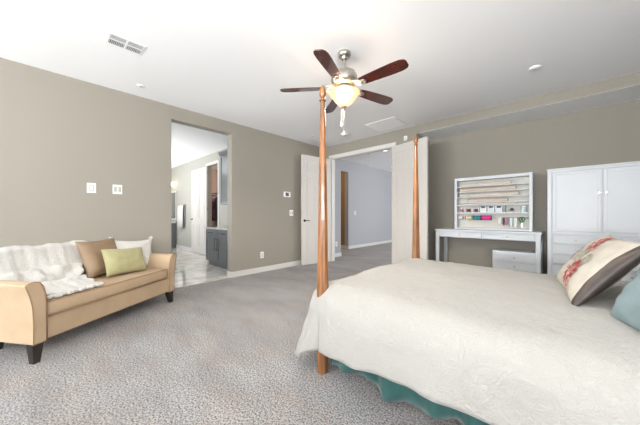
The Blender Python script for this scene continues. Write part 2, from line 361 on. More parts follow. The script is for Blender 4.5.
# grey base cabinet + upper cabinet in the bathroom
def shaker(bm, x0, x1, y, z0, z1, fr=.05, t=.02, rec=.008):
    """shaker panel whose face looks to -y at y"""
    box(bm, x0, x1, y+rec, y+t, z0, z1)
    box(bm, x0, x0+fr, y, y+rec, z0, z1); box(bm, x1-fr, x1, y, y+rec, z0, z1)
    box(bm, x0+fr, x1-fr, y, y+rec, z0, z0+fr); box(bm, x0+fr, x1-fr, y, y+rec, z1-fr, z1)
def vbar(x, y, z0, z1):
    bm = B(); tube(bm, [(x, y-.03, z0), (x, y-.03, z1)], .006)
    tube(bm, [(x, y, z0+.02), (x, y-.03, z0+.02)], .005); tube(bm, [(x, y, z1-.02), (x, y-.03, z1-.02)], .005); return bm
def hbar(x0, x1, y, z):
    bm = B(); tube(bm, [(x0, y-.03, z), (x1, y-.03, z)], .006)
    tube(bm, [(x0+.02, y, z), (x0+.02, y-.03, z)], .005); tube(bm, [(x1-.02, y, z), (x1-.02, y-.03, z)], .005); return bm
t = thing('base_cabinet', 'grey shaker base cabinet with pale counter seen through the left opening', 'cabinet', (-5.24, 2.45, .004))
bm = B(); box(bm, -.56, .56, .02, .565, .10, .80); box(bm, -.56, .56, .07, .565, 0, .10); obj('body', bm, M['cabinet'], t, bevel=.002)
for x0, x1, hx in ((-.555, -.004, -.05), (.004, .555, .05)):
    bm = B(); shaker(bm, x0, x1, 0, .11, .63); d = obj('door', bm, M['cabinet'], t, bevel=.002)
    obj('handle', vbar(hx, 0, .36, .62), M['chrome'], d, smooth=True)
for x0, x1 in ((-.555, -.004), (.004, .555)):
    bm = B(); shaker(bm, x0, x1, 0, .645, .79, fr=.03); d = obj('drawer', bm, M['cabinet'], t, bevel=.002)
    obj('handle', hbar((x0+x1)/2-.09, (x0+x1)/2+.09, 0, .72), M['chrome'], d, smooth=True)
bm = B(); box(bm, -.57, .58, -.02, .57, .80, .835); obj('countertop', bm, M['counter'], t, bevel=.003)
t = thing('wall_cabinet', 'grey upper cabinet with glass door high above the bathroom counter', 'cabinet', (-5.15, 2.70, 1.34))
fbox('body', M['cabinet'], -.47, .5, .02, .325, 0, 1.1, parent=t); 
for x0, x1 in ((-.47, .01), (.02, .5)):
    bm = B(); f = .05
    box(bm, x0, x0+f, 0, .02, 0, 1.1); box(bm, x1-f, x1, 0, .02, 0, 1.1); box(bm, x0+f, x1-f, 0, .02, 0, f); box(bm, x0+f, x1-f, 0, .02, 1.1-f, 1.1)
    d = obj('door', bm, M['cabinet'], t); fbox('pane', M['frosted'], x0+f, x1-f, .008, .014, f, 1.1-f, parent=d)
bm = B(); box(bm, -.49, .52, -.02, .325, 1.1, 1.14); box(bm, -.5, .53, -.035, .325, 1.14, 1.17); obj('crown', bm, M['cabinet'], t)
# vanity with mirror, towel, light
t = thing('vanity', 'dark grey vanity end beside the far bathroom mirror', 'vanity', (-10.2, 2.49, .004))
fbox('body', M['cabinet'], -.75, .75, .02, .515, .08, .83, parent=t)
fbox('plinth', M['cabinet'], -.75, .73, .07, .52, 0, .08, parent=t)
for k in range(3):
    bm = B(); shaker(bm, -.745+k*.5, -.255+k*.5, 0, .09, .82); obj('door', bm, M['cabinet'], t)
fbox('countertop', M['counter'], -.77, .77, -.02, .515, .83, .87, parent=t)
t = thing('wall_mirror', 'framed mirror above the dark grey bathroom vanity', 'mirror', (-9.95, 3.0, .95))
bm = B(); box(bm, -.5, .5, -.0, .02, 0, .04); box(bm, -.5, .5, -.0, .02, .92, .96); box(bm, -.5, -.46, -.0, .02, .04, .92); box(bm, .46, .5, -.0, .02, .04, .92); obj('frame', bm, M['trim'], t)
fbox('glass', M['mirror'], -.46, .46, .008, .016, .04, .92, parent=t)
t = thing('vanity_light', 'glowing warm vanity light bar above the bathroom mirror', 'light', (-9.75, 3.03, 2.14))
fbox('back_plate', M['nickel'], -.35, .35, -.02, 0, -.04, .04, parent=t)
for k in range(3):
    bm = B(); lathe(bm, [(.03, -.05), (.05, 0), (.055, .06)], cx=-.25+.25*k, cy=-.08, seg=16); tube(bm, [(-.25+.25*k, -.02, -.03), (-.25+.25*k, -.08, -.04)], .012)
    obj('lamp_shade', bm, M['warmlight'], t, smooth='auto')
# towel on a bar
t = thing('towel_bar', 'nickel towel bar on the bathroom wall behind the white towel', 'towel bar', (-8.89, 3.03, 1.42))
bm = B(); tube(bm, [(-.30, -.055, 0), (.30, -.055, 0)], .008); 
for x in (-.28, .28): tube(bm, [(x, 0, 0), (x, -.055, 0)], .01)
obj('bar', bm, M['nickel'], t, smooth='auto')
bm = B(); R = []
for i in range(25):
    u = -.24+.48*i/24; wv = .006*math.sin(u*50)
    path = [(-.025, -.55), (-.03, -.3), (-.035, -.05), (-.055, .014), (-.078, -.05), (-.085, -.35), (-.088+wv, -.72)]
    R.append([bm.verts.new((u, y+wv*.5, z)) for y, z in path])
for a, b in zip(R, R[1:]):
    for k in range(6): bm.faces.new([a[k], a[k+1], b[k+1], b[k]])
o = obj('towel', bm, M['whitefab'], None, smooth=True, solid=.006, loc=(-8.89, 3.03, 1.42)); tag(o, 'white towel hanging on the bar in the bathroom', 'towel')
# closet rod and clothes
bm = B(); tube(bm, [(-9.1, 3.62, 1.77), (-5.4, 3.62, 1.77)], .016); o = obj('closet_rod', bm, M['charcoal'], None, smooth=True); tag(o, 'dark rod across the closet beyond the bathroom door', 'rod')
cl = [('denim', 'blue grey'), ('charcoal', 'black'), ('navy', 'navy'), ('denim', 'faded blue'), ('offw', 'off white'), ('charcoal', 'charcoal'), ('navy', 'dark blue'), ('wine', 'dark wine'), ('charcoal', 'black')]
for i, (mname, cn) in enumerate(cl):
    x = -8.5+.135*i; t = thing('hanging_shirt', cn+' shirt on a hanger, one of the clothes inside the closet', 'clothing', (x, 3.62, 1.77), group='clothes on the closet rod')
    t['label'] = 'dark shirt hanging among clothes inside the closet' if mname != 'offw' else 'off white shirt hanging among dark clothes inside the closet'
    if mname == 'offw': del t['group']
    bm = B(); tube(bm, [(0, -.2, -.12), (0, 0, -.04), (0, .2, -.12)], .006); tube(bm, [(0, 0, -.04), (0, .0, .01), (0, .02, .022)], .003); obj('hanger', bm, M['chrome'], t)
    bm = B(); R = []; L_ = .62+.12*((i*7)%3)/2
    for z, wd, th_ in ((-.07, .05, .02), (-.10, .16, .035), (-.14, .23, .045), (-.35, .22, .05), (-.5, .21, .05), (-L_-.1, .23, .055)):
        R.append([bm.verts.new((th_*math.sin(a)*(1+.25*math.sin(3*a+i)), wd*math.cos(a), z)) for a in [2*PI*k/16 for k in range(16)]])
    for a, b in zip(R, R[1:]):
        for k in range(16): bm.faces.new([a[k], a[(k+1)%16], b[(k+1)%16], b[k]])
    bm.faces.new(R[0]); obj('shirt_body', bm, M[mname], t, smooth=True)
    for sy in (-1, 1):
        bm = B(); tube(bm, [(0, sy*.20, -.14), (.01, sy*.235, -.3), (.01, sy*.24, -.5)], [.045, .04, .035]); obj('sleeve', bm, M[mname], t, smooth=True)

kl = bpy.data.lights.new('closet_fill', 'POINT'); kl.energy = 22; kl.color = (1, .9, .82); kl.shadow_soft_size = .12  # unseen lamp added so the hanging clothes show
klo = bpy.data.objects.new('closet_fill', kl); COL.objects.link(klo); klo.location = (-7.4, 3.32, 2.55)
# ------------------------------------------------------------------ ceiling and wall fittings
def on_left(y, z): return (XL, y, z)
def plate(name, label, cat, y, z, w, h, kind):
    t = thing(name, label, cat, (XL, y, z)); bm = B(); box(bm, 0, .006, -w/2, w/2, -h/2, h/2); obj('cover_plate', bm, M['plate'], t, bevel=.002)
    if kind == 'rocker': fbox('rocker', M['plate_dark'], .006, .010, -.017, .017, -.033, .033, parent=t, bevel=.001)
    if kind == 'dimmer':
        fbox('rocker', M['plate_dark'], .006, .009, -.021, .021, -.038, .038, parent=t); fbox('slider', M['plate'], .009, .014, -.012, .012, -.028, .028, parent=t)
    if kind == 'double':
        for yy in (-.023, .023): fbox('rocker', M['plate_dark'], .006, .010, yy-.015, yy+.015, -.033, .033, parent=t)
    if kind == 'outlet':
        for zz in (-.022, .022): fbox('receptacle', M['plate_dark'], .006, .009, -.016, .016, zz-.015, zz+.015, parent=t)
plate('wall_switch', 'white wall switch above the sofa, nearer the camera of the pair', 'switch', .392, 1.44, .085, .12, 'dimmer')
plate('wall_switch', 'white double wall switch above the sofa, nearer the bathroom opening', 'switch', .648, 1.44, .10, .12, 'double')
plate('wall_switch', 'white light switch below the thermostat beside the open door', 'switch', 3.624, 1.15, .10, .12, 'double')
plate('wall_outlet', 'white wall outlet low above the left baseboard', 'outlet', 2.881, .33, .075, .12, 'outlet')
t = thing('thermostat', 'white thermostat with black screen on the left wall', 'thermostat', (XL, 3.50, 1.54))
fbox('housing', M['plate'], 0, .022, -.085, .085, -.055, .055, parent=t, bevel=.004); fbox('screen', M['screen'], .022, .024, -.05, .04, -.038, .038, parent=t)
t = thing('hall_outlet', 'white outlet on the hall wall just inside the double doors', 'outlet', (-4.34, 5.25, .34))
fbox('cover_plate', M['plate'], 0, .006, -.037, .037, -.06, .06, parent=t); 
for zz in (-.022, .022): fbox('receptacle', M['plate_dark'], .006, .009, -.016, .016, zz-.015, zz+.015, parent=t)
t = thing('hall_switch', 'white switch on the long hall wall beyond the tan passage', 'switch', (-5.05, 7.09, 1.17))
fbox('cover_plate', M['plate'], 0, .006, -.05, .05, -.06, .06, parent=t); fbox('rocker', M['plate_dark'], .006, .01, -.017, .017, -.033, .033, parent=t)
t = thing('alarm_sensor', 'small white motion sensor on the wall above the right door leaf', 'sensor', (-2.145, YB, 2.545))
fbox('housing', M['plate'], -.03, .03, -.035, 0, -.045, .045, parent=t, bevel=.008); fbox('lens', M['skyrib'], -.018, .018, -.038, -.035, -.03, .01, parent=t)
# supply register on the ceiling: 2 x 2 louvre banks
t = thing('ceiling_register', 'white ceiling air register with four louvred banks', 'vent', (-3.045, .53, CZ))
bm = B(); fw = .012
xs = [(-.085, -.006), (.006, .085)]; ys = [(-.125, -.008), (.008, .125)]
box(bm, -.10, -.085, -.14, .14, -.004, 0); box(bm, .085, .10, -.14, .14, -.004, 0); box(bm, -.085, .085, -.14, -.125, -.004, 0); box(bm, -.085, .085, .125, .14, -.004, 0)
box(bm, -.006, .006, -.125, .125, -.004, 0); box(bm, -.085, .085, -.004, .008, -.004, 0)
obj('frame', bm, M['vent_white'], t)
for (x0, x1) in xs:
    for (y0, y1) in ys:
        bm = B(); box(bm, x0, x1, y0, y1, -.0015, -.0005); obj('duct_backing', bm, M['vent_dark'], t)  # flat dark sheet, the duct's shade put into its colour
        bm = B(); n = 9
        for k in range(n):
            yy = y0+(y1-y0)*(k+.5)/n
            if x0 < 0: box(bm, x0, x1, yy-.0025, yy+.0015, -.004, -.0018)
        if x0 > 0:
            for k in range(4):
                xx = x0+(x1-x0)*(k+.5)/4; box(bm, xx-.003, xx+.003, y0, y1, -.004, -.0018)
        obj('louvre', bm, M['vent_white'], t)
# return grille
t = thing('return_grille', 'large flat white return air grille on the ceiling near double doors', 'vent', (-2.33, 4.23, CZ))
bm = B(); box(bm, -.30, .30, -.26, -.235, -.008, 0); box(bm, -.30, .30, .235, .26, -.008, 0); box(bm, -.30, -.275, -.235, .235, -.008, 0); box(bm, .275, .30, -.235, .235, -.008, 0); obj('frame', bm, M['vent_white'], t)
fbox('duct_backing', M['vent_white'], -.275, .275, -.235, .235, -.0012, -.0004, parent=t)
bm = B()
for k in range(30):
    yy = -.235+.47*(k+.5)/30; box(bm, -.275, .275, yy-.005, yy+.004, -.007, -.002)
obj('louvre', bm, M['vent_white'], t)
def disc(name, label, cat, x, y, z, r, hgt, m='plate'):
    t = thing(name, label, cat, (x, y, z)); bm = B(); lathe(bm, [(r*.75, -hgt), (r*.95, -hgt*.7), (r, -.004), (r, 0)], seg=28); obj('housing', bm, M[m], t, smooth='auto')
    bm = B(); lathe(bm, [(r*.2, -hgt-.004), (r*.3, -hgt)], seg=16); obj('lens', bm, M['plate_dark'], t)
disc('sprinkler_cover', 'small round white disc on the ceiling near the air register', 'sprinkler', -3.89, .83, CZ, .045, .008, 'vent_white')
disc('smoke_detector', 'round white smoke detector on the ceiling above the bed', 'detector', -.22, 3.72, CZ, .055, .018, 'vent_white')
disc('smoke_detector', 'round white smoke detector on the ceiling beside the fan pull chains', 'detector', -3.2, 4.13, CZ, .075, .035)
disc('sprinkler_cover', 'small round white disc on the ceiling in the far left corner', 'sprinkler', -3.76, 3.79, CZ, .04, .007, 'vent_white')
disc('smoke_detector', 'round white smoke detector on the hall ceiling near the doors', 'detector', -3.95, 6.25, HZ, .07, .035)
def down(x, y, label):
    t = thing('downlight', label, 'light', (x, y, HZ)); bm = B(); lathe(bm, [(.06, -.004), (.085, -.006), (.09, 0)], seg=24, capb=False); obj('trim_ring', bm, M['plate'], t, smooth='auto')
    bm = B(); lathe(bm, [(.06, -.004), (.06, -.001)], seg=24); obj('lens', bm, M['whitelight'], t)
down(-3.5, 6.3, 'recessed hall downlight nearest the double doors'); down(-4.5, 8.66, 'recessed hall downlight farther along the hallway ceiling')

# ------------------------------------------------------------------ ceiling fan
FX, FY = -1.60, 2.06
fan = thing('ceiling_fan', 'five-blade ceiling fan with dark cherry blades and amber bowl light', 'ceiling fan', (FX, FY, CZ))
bm = B(); lathe(bm, [(.060, 0), (.066, -.012), (.066, -.03), (.056, -.045), (.036, -.055), (.030, -.072), (.018, -.078)][::-1], seg=32); obj('canopy', bm, M['nickel'], fan, smooth='auto')
bm = B(); lathe(bm, [(.012, -.19), (.012, -.06)], seg=16); obj('downrod', bm, M['nickel'], fan, smooth='auto')
bm = B(); lathe(bm, [(.05, -.345), (.10, -.335), (.125, -.31), (.132, -.285), (.130, -.245), (.115, -.215), (.085, -.195), (.04, -.185), (.022, -.17), (.02, -.165)], seg=40); obj('motor_housing', bm, M['nickel'], fan, smooth='auto')
bm = B(); lathe(bm, [(.045, -.40), (.07, -.385), (.075, -.36), (.06, -.345)], seg=32); obj('light_collar', bm, M['nickel'], fan, smooth='auto')
bz = 2.385-CZ
for k in range(5):
    a = math.radians(2+72*k); Rm = Matrix.Rotation(a, 4, 'Z') @ Matrix.Translation((0, 0, bz)) @ Matrix.Rotation(math.radians(-12), 4, 'X')
    bm = B(); n = 10; top = []; pl = []
    outline = [(.185, .045), (.24, .053), (.40, .062), (.52, .066), (.60, .064), (.635, .052), (.652, .03)]
    poly = [(x, y) for x, y in outline] + [(x, -y) for x, y in outline[::-1]]
    prism(bm, poly, -.004, .004, mtx=Rm)
    bl = obj('blade', bm, M['cherry'], fan, bevel=.002)
    bm = B()   # curly blade iron
    R2 = Matrix.Rotation(a, 4, 'Z')
    def tr(p): return R2 @ Vector(p)
    for s_ in (-1, 1):
        tube(bm, [tr(q) for q in ((.10, .015*s_, bz+.03), (.13, .045*s_, bz+.012), (.165, .052*s_, bz-.002), (.195, .035*s_, bz-.010), (.20, .012*s_, bz-.010), (.175, .008*s_, bz-.006), (.16, .025*s_, bz-.004))], .007)
        tube(bm, [tr(q) for q in ((.195, .035*s_, bz-.010), (.235, .022*s_, bz-.009), (.25, 0, bz-.009))], .007)
    tube(bm, [tr((.08, 0, bz+.03)), tr((.14, 0, bz+.006)), tr((.20, 0, bz-.010)), tr((.25, 0, bz-.009))], .009)
    obj('blade_arm', bm, M['nickel'], bl, smooth=True)
bm = B(); prof = []
for i in range(14):
    u = i/13; r = .030+.098*math.sin(u*PI*.5)**.9+.012*u**6; z = -.545+.135*u
    prof.append((r if u < .85 else r+.018*(u-.85)/.15, z))
seg = 48; R = []
for r, z in prof: R.append([bm.verts.new((r*(1+.03*math.cos(8*2*PI*k/seg)*max(0, (z+.5)/.08))*math.cos(2*PI*k/seg), r*(1+.03*math.cos(8*2*PI*k/seg)*max(0, (z+.5)/.08))*math.sin(2*PI*k/seg), z)) for k in range(seg)])
for a_, b_ in zip(R, R[1:]):
    for k in range(seg): bm.faces.new([a_[k], a_[(k+1)%seg], b_[(k+1)%seg], b_[k]])
bm.faces.new(R[0]); bowl = obj('glass_bowl', bm, M['lampglass'], fan, smooth=True, solid=.003)
for k in range(3):
    a = 2*PI*k/3+.5; bm = B(); lathe(bm, [(.008, -.475), (.024, -.465), (.028, -.445), (.02, -.42), (.013, -.40), (.013, -.395)], cx=.05*math.cos(a), cy=.05*math.sin(a), seg=16)
    obj('light_bulb', bm, M['bulb'], fan, smooth=True)
bm = B(); lathe(bm, [(.004, -.585), (.012, -.575), (.01, -.562), (.024, -.552), (.03, -.542), (.01, -.535)], seg=20); obj('finial', bm, M['nickel'], fan, smooth='auto')
for x, z1, nm in ((-.012, 1.99, 0), (.018, 1.90, 1)):
    bm = B(); tube(bm, [(x, -.03, -.56), (x, -.032, z1+.03-CZ)], .0016, seg=6)
    pc = obj('pull_chain', bm, M['nickel'], fan); bm = B(); lathe(bm, [(.004, z1-.005-CZ), (.009, z1+.01-CZ), (.005, z1+.03-CZ), (.002, z1+.035-CZ)], cx=x, cy=-.032, seg=12); obj('fob', bm, M['plate'], pc, smooth=True)
fl = bpy.data.lights.new('fan_light', 'SPOT'); fl.energy = 66; fl.color = (1, .90, .78); fl.shadow_soft_size = .12; fl.spot_size = math.radians(168); fl.spot_blend = .5
flo = bpy.data.objects.new('fan_light', fl); COL.objects.link(flo); flo.location = (FX, FY, 2.13)
ul = bpy.data.lights.new('fan_uplight', 'POINT'); ul.energy = 11; ul.color = (1, .86, .70); ul.shadow_soft_size = .10
ulo = bpy.data.objects.new('fan_uplight', ul); COL.objects.link(ulo); ulo.location = (FX, FY, 2.345)

# ------------------------------------------------------------------ bed
bed = thing('four_poster_bed', 'four poster bed with tall tapered honey wood posts', 'bed', (-.2, 2.13, 0))
bx, by = .2, -2.13     # world -> local offset
def post(X, Y):
    bm = B(); seg = 8
    prof = [(.039, 0), (.043, .08), (.045, .45), (.045, .60), (.041, .66), (.038, .90), (.033, 1.2), (.026, 1.55), (.0175, 1.90), (.0175, 1.905)]
    rings = []
    for r, z in prof:
        rings.append([bm.verts.new((X+bx+r*math.cos(2*PI*(k+.5)/seg), Y+by+r*math.sin(2*PI*(k+.5)/seg), z)) for k in range(seg)])
    for a, b in zip(rings, rings[1:]):
        for k in range(seg): bm.faces.new([a[k], a[(k+1)%seg], b[(k+1)%seg], b[k]])
    bm.faces.new(rings[0]); bm.faces.new(rings[-1])
    o = obj('post', bm, M['oak'], bed, bevel=.003)
    bm = B(); lathe(bm, [(.020, 1.905), (.025, 1.911), (.020, 1.918), (.010, 1.925), (.014, 1.931), (.022, 1.946), (.025, 1.962), (.021, 1.985), (.013, 2.008), (.003, 2.022)], cx=X+bx, cy=Y+by, seg=20)
    obj('finial', bm, M['oak'], o, smooth='auto')
PX0, PX1, PY0, PY1 = -1.232, .92, 1.34, 2.93
for X in (PX0, PX1):
    for Y in (PY0, PY1): post(X, Y)
bm = B(); box(bm, PX0+.04+bx, PX1-.04+bx, PY0-.012+by, PY0+.012+by, .22, .36); obj('side_rail', bm, M['oak'], bed, bevel=.003)
bm = B(); box(bm, PX0+.04+bx, PX1-.04+bx, PY1-.012+by, PY1+.012+by, .22, .36); obj('side_rail', bm, M['oak'], bed, bevel=.003)
bm = B(); box(bm, PX0-.012+bx, PX0+.012+bx, PY0+.04+by, PY1-.04+by, .22, .36); obj('foot_rail', bm, M['oak'], bed, bevel=.003)
bm = B(); poly = [(PY0+.04+by, .3), (PY1-.04+by, .3)] + [(PY1-.04+by-(PY1-PY0-.08)*u, 1.15+.16*math.sin(PI*u)) for u in [k/12 for k in range(13)]]
a_ = [bm.verts.new((PX1-.015+bx, y, z)) for y, z in poly]; b_ = [bm.verts.new((PX1+.015+bx, y, z)) for y, z in poly]
bm.faces.new(a_); bm.faces.new(b_)
for k in range(len(poly)): bm.faces.new([a_[k], a_[(k+1)%len(poly)], b_[(k+1)%len(poly)], b_[k]])
obj('headboard', bm, M['oak'], bed, bevel=.003)
# mattress rests on the frame
bm = B(); box(bm, PX0+.06, PX1-.03, PY0+.06, PY1-.06, .3, .56); o = obj('mattress', bm, M['offw'], None, bevel=.05, seg=4); tag(o, 'white mattress under the ivory coverlet of the poster bed', 'mattress')
# bed skirt
bm = B(); R = []
pts = []
def skirt_pt(d):
    L1 = PX1-.06-(PX0+.04); L2 = PY1-PY0-.02; r = None
    if d < L1: return (PX1-.06-d, PY0+.045, 0, -1)
    d -= L1
    if d < L2: return (PX0+.055, PY0+.02+d, -1, 0)
    d -= L2; return (PX0+.04+d, PY1-.02, 0, 1)
L1 = PX1-.06-(PX0+.04); L2 = PY1-PY0-.02; tot = 2*L1+L2; n = 420
for i in range(n+1):
    d = tot*i/n*.9999; x, y, nx, ny = skirt_pt(d); row = []
    wv = math.sin(d*24+1.1*math.sin(d*5))+.4*math.sin(d*43+2)
    for j in range(9):
        u = j/8; z = .36-(.36-.07-.02*math.sin(d*11))*u; amp = .006+.026*u**.8
        off = .012*u+amp*wv+.01
        row.append(bm.verts.new((x+nx*off, y+ny*off, z)))
    R.append(row)
for a, b in zip(R, R[1:]):
    for k in range(8): bm.faces.new([a[k], a[k+1], b[k+1], b[k]])
o = obj('bed_skirt', bm, M['teal'], None, smooth=True, solid=.004); tag(o, 'teal ruffled bed skirt showing below the ivory coverlet', 'bed skirt')
# coverlet
def coverlet():
    bm = B(); x0, x1, y0, y1 = PX0+.04, PX1-.1, PY0+.115, PY1-.10; drop = .47; top = .605; r = .19
    nu, nv = 130, 120; G = []
    for i in range(nu+1):
        row = []
        for j in range(nv+1):
            sx = (x0-drop) + (x1+.0-(x0-drop))*i/nu; sy = (y0-drop) + (y1+drop-(y0-drop))*j/nv
            dx = sx-x0 if sx < x0 else 0.0; dy = (sy-y0) if sy < y0 else ((sy-y1) if sy > y1 else 0.0)
            if dy < 0: dy *= 1+.13*max(0, min(1, 1-(sx-x0)/.75))
            d = math.hypot(dx, dy); px_ = min(max(sx, x0), x1); py_ = min(max(sy, y0), y1)
            if dx and dy:   # round off the cloth corner a little
                d *= 1-.08*min(abs(dx), abs(dy))/drop
            arc = r*PI/2
            if d < 1e-6: h_, out = 0, 0
            elif d < arc: a = d/r; out = r*math.sin(a); h_ = r*(1-math.cos(a))
            else: out = r+(d-arc)*(.06+.26*(abs(dx)/max(d,1e-6))); h_ = r+(d-arc)*.985
            ux, uy = (dx/max(d, 1e-6), dy/max(d, 1e-6)); m = math.hypot(ux, uy)
            if m > 0: ux /= m; uy /= m
            w = max(0, (d-arc*.6))/.4
            per = sx*abs(uy)+sy*abs(ux)
            fold = w*(.018*math.sin(per*13+.6)+.010*math.sin(per*29+1.7))
            if dx and dy: fold += w*.03*math.cos(6*math.atan2(abs(dy), abs(dx)))
            out += fold
            x = px_+ux*out; y = py_+uy*out; z = top-h_
            z = max(z, .08)
            # soft loft and gentle rumples of the filling
            cx_ = (y-(y0+y1)/2)/((y1-y0)/2); z += .025*max(0, 1-cx_*cx_)*min(1, max(0, (x-x0+.2)/.6))
            nz = noise.noise(Vector((sx*3.1, sy*3.1, 0)))*.010+noise.noise(Vector((sx*9, sy*7, 3)))*.005+noise.noise(Vector((sx*22, sy*22, 7)))*.003
            z += nz if d < arc else 0; x += ux*nz*1.2; y += uy*nz*1.2
            row.append(bm.verts.new((x, y, z)))
        G.append(row)
    for a, b in zip(G, G[1:]):
        for k in range(nv): bm.faces.new([a[k], a[k+1], b[k+1], b[k]])
    return obj('coverlet', bm, M['quilt'], None, smooth=True, solid=.012)
o = coverlet(); tag(o, 'ivory quilted coverlet draped over the bed down to its sides', 'bedspread')

# ------------------------------------------------------------------ pillows
def pillow_pt(u, v, w, h, t, side, pinch=.10, n=4):
    """u, v in -1..1 -> point of a plump pillow lying in local xz with its face to -y"""
    x = w/2*u*(1-pinch*(1-v*v)); z = h/2*v*(1-pinch*(1-u*u))
    k = max(0, (1-abs(u)**n))*max(0, (1-abs(v)**n)); y = -side*t/2*(k**.5)
    return Vector((x, y, z))
def pillow(name, w, h, t, mats, parent, mi_fn=None, pinch=.10, n=3, nn=28, wr=.004, seed=0, extra=None):
    bm = B()
    for side in (1, -1):
        G = []
        for i in range(nn+1):
            row = []
            for j in range(nn+1):
                u = math.sin((i/nn-.5)*PI); v = math.sin((j/nn-.5)*PI)
                p = pillow_pt(u, v, w, h, t, side, pinch, n)
                q = noise.noise(Vector((u*2.2+seed, v*2.2, side*3.0)))*wr*2+noise.noise(Vector((u*5+seed, v*5, side*5.0)))*wr
                edge = min(1-abs(u), 1-abs(v)); p.y += -side*q*min(1, edge*4)
                row.append(bm.verts.new(p))
            G.append(row)
        for i in range(nn):
            for j in range(nn):
                f = bm.faces.new([G[i][j], G[i+1][j], G[i+1][j+1], G[i][j+1]])
                if mi_fn: f.material_index = mi_fn(math.sin(((i+.5)/nn-.5)*PI), math.sin(((j+.5)/nn-.5)*PI), side)
    bmesh.ops.remove_doubles(bm, verts=bm.verts, dist=1e-5)
    if extra: extra(bm)
    return obj(name, bm, mats, parent, smooth=True)
def frame_matrix(loc, wdir, updir):
    """world matrix with local x = wdir, local z = updir, local -y = face"""
    x = Vector(wdir).normalized(); z = Vector(updir); z = (z-x*z.dot(x)).normalized(); y = z.cross(x)
    m = Matrix((x, y, z)).transposed().to_4x4(); m.translation = Vector(loc); return m
def put(t, m): t.matrix_world = m; t.location = m.to_translation(); t.rotation_euler = m.to_euler()
# floral sham: leaning back, face to -x, width along y
t = thing('floral_pillow', 'cream pillow with red floral embroidery and brown end band on the bed', 'pillow')
Wp, Hp, Tp = .76, .44, .15
put(t, frame_matrix((.137, 2.25, .798), (.1, -1, 0), (.60, .06, .78)))
def decal(bm, cu, cv, lu, lv, ang, mi):
    """embroidered patch following the pillow face; sizes in metres"""
    ring = []; c = pillow_pt(cu, cv, Wp, Hp, Tp, 1, .09, 2.6)+Vector((0, -.009, 0)); cc = bm.verts.new(c)
    for k in range(10):
        a = 2*PI*k/10; ex_, ez = lu*math.cos(a), lv*math.sin(a)
        du = (ex_*math.cos(ang)-ez*math.sin(ang))/(Wp/2); dv = (ex_*math.sin(ang)+ez*math.cos(ang))/(Hp/2)
        ring.append(bm.verts.new(pillow_pt(max(-.97, min(.97, cu+du)), max(-.97, min(.97, cv+dv)), Wp, Hp, Tp, 1, .09, 2.6)+Vector((0, -.008, 0))))
    for k in range(10): bm.faces.new([cc, ring[k], ring[(k+1)%10]]).material_index = mi
def flower(bm, cu, cv, R_, n_, mi, mi2):
    for k in range(n_):
        a = 2*PI*k/n_+.2; decal(bm, cu+R_*math.cos(a)/(Wp/2), cv+R_*math.sin(a)/(Hp/2), R_*.42, R_*.24, a, mi)
    decal(bm, cu, cv, R_*.34, R_*.34, 0, mi2)
def floral(bm):
    flower(bm, .28, -.40, .064, 11, 2, 4); flower(bm, -.05, .62, .055, 10, 2, 2); flower(bm, .50, -.78, .028, 7, 4, 2); flower(bm, -.6, .1, .05, 9, 2, 4); flower(bm, .22, .42, .028, 7, 4, 2)
    for cu, cv, an in ((.20, -.1, .6), (.12, .02, 2.2), (.34, .02, 1.2), (.08, -.15, 2.8), (.38, .2, .3), (.15, .24, 2.0), (-.06, .2, 1.0), (-.12, .02, .4), (.44, -.12, 1.4), (-.25, .2, 2.4), (-.3, -.1, .7), (-.02, -.4, 2.6), (.48, .1, 2.0)):
        decal(bm, cu, cv, .026, .011, an, 3)
    tube(bm, [pillow_pt(u, v, Wp, Hp, Tp, 1, .09, 2.6)+Vector((0, -.008, 0)) for u, v in ((.22, -.3), (.20, -.12), (.18, .05), (.1, .2), (-.02, .32), (-.1, .42))], .0016, mi=3)
pillow('pillow_body', Wp, Hp, Tp, [M['cream'], M['brownfab'], M['red'], M['sagethread'], M['rose']], t, mi_fn=lambda u, v, s: 1 if (u > .90) else 0, pinch=.09, n=2.6, nn=40, wr=.005, extra=floral)
t = thing('throw_pillow', 'plain tan pillow tucked behind the floral pillow on the bed', 'pillow')
put(t, frame_matrix((.44, 2.36, .83), (.0, -1, 0), (.30, .0, .9))); pillow('pillow_body', .66, .46, .15, M['peg'], t, seed=4)
t = thing('throw_pillow', 'pale teal pillow at the right edge on the bed', 'pillow')
put(t, frame_matrix((.350, 1.630, .795), (.35, -.94, 0), (.52, .12, .80))); pillow('pillow_body', .48, .40, .20, M['paleteal'], t, seed=9, n=2.4, wr=.008, pinch=.03)

# ------------------------------------------------------------------ sofa
SA = math.atan2(.835, -.551)
sofa = thing('sofa', 'small tan leather sofa with piped curved arms and black legs', 'sofa', (-2.883, -.047, 0), SA)
D = .665; X0, X1 = -.035, 1.39
bm = B(); box(bm, X0+.02, X1-.02, .0, D-.02, .14, .315); obj('seat_base', bm, M['sofa'], sofa, bevel=.012, seg=3)
bm = B(); n = 24; G = []
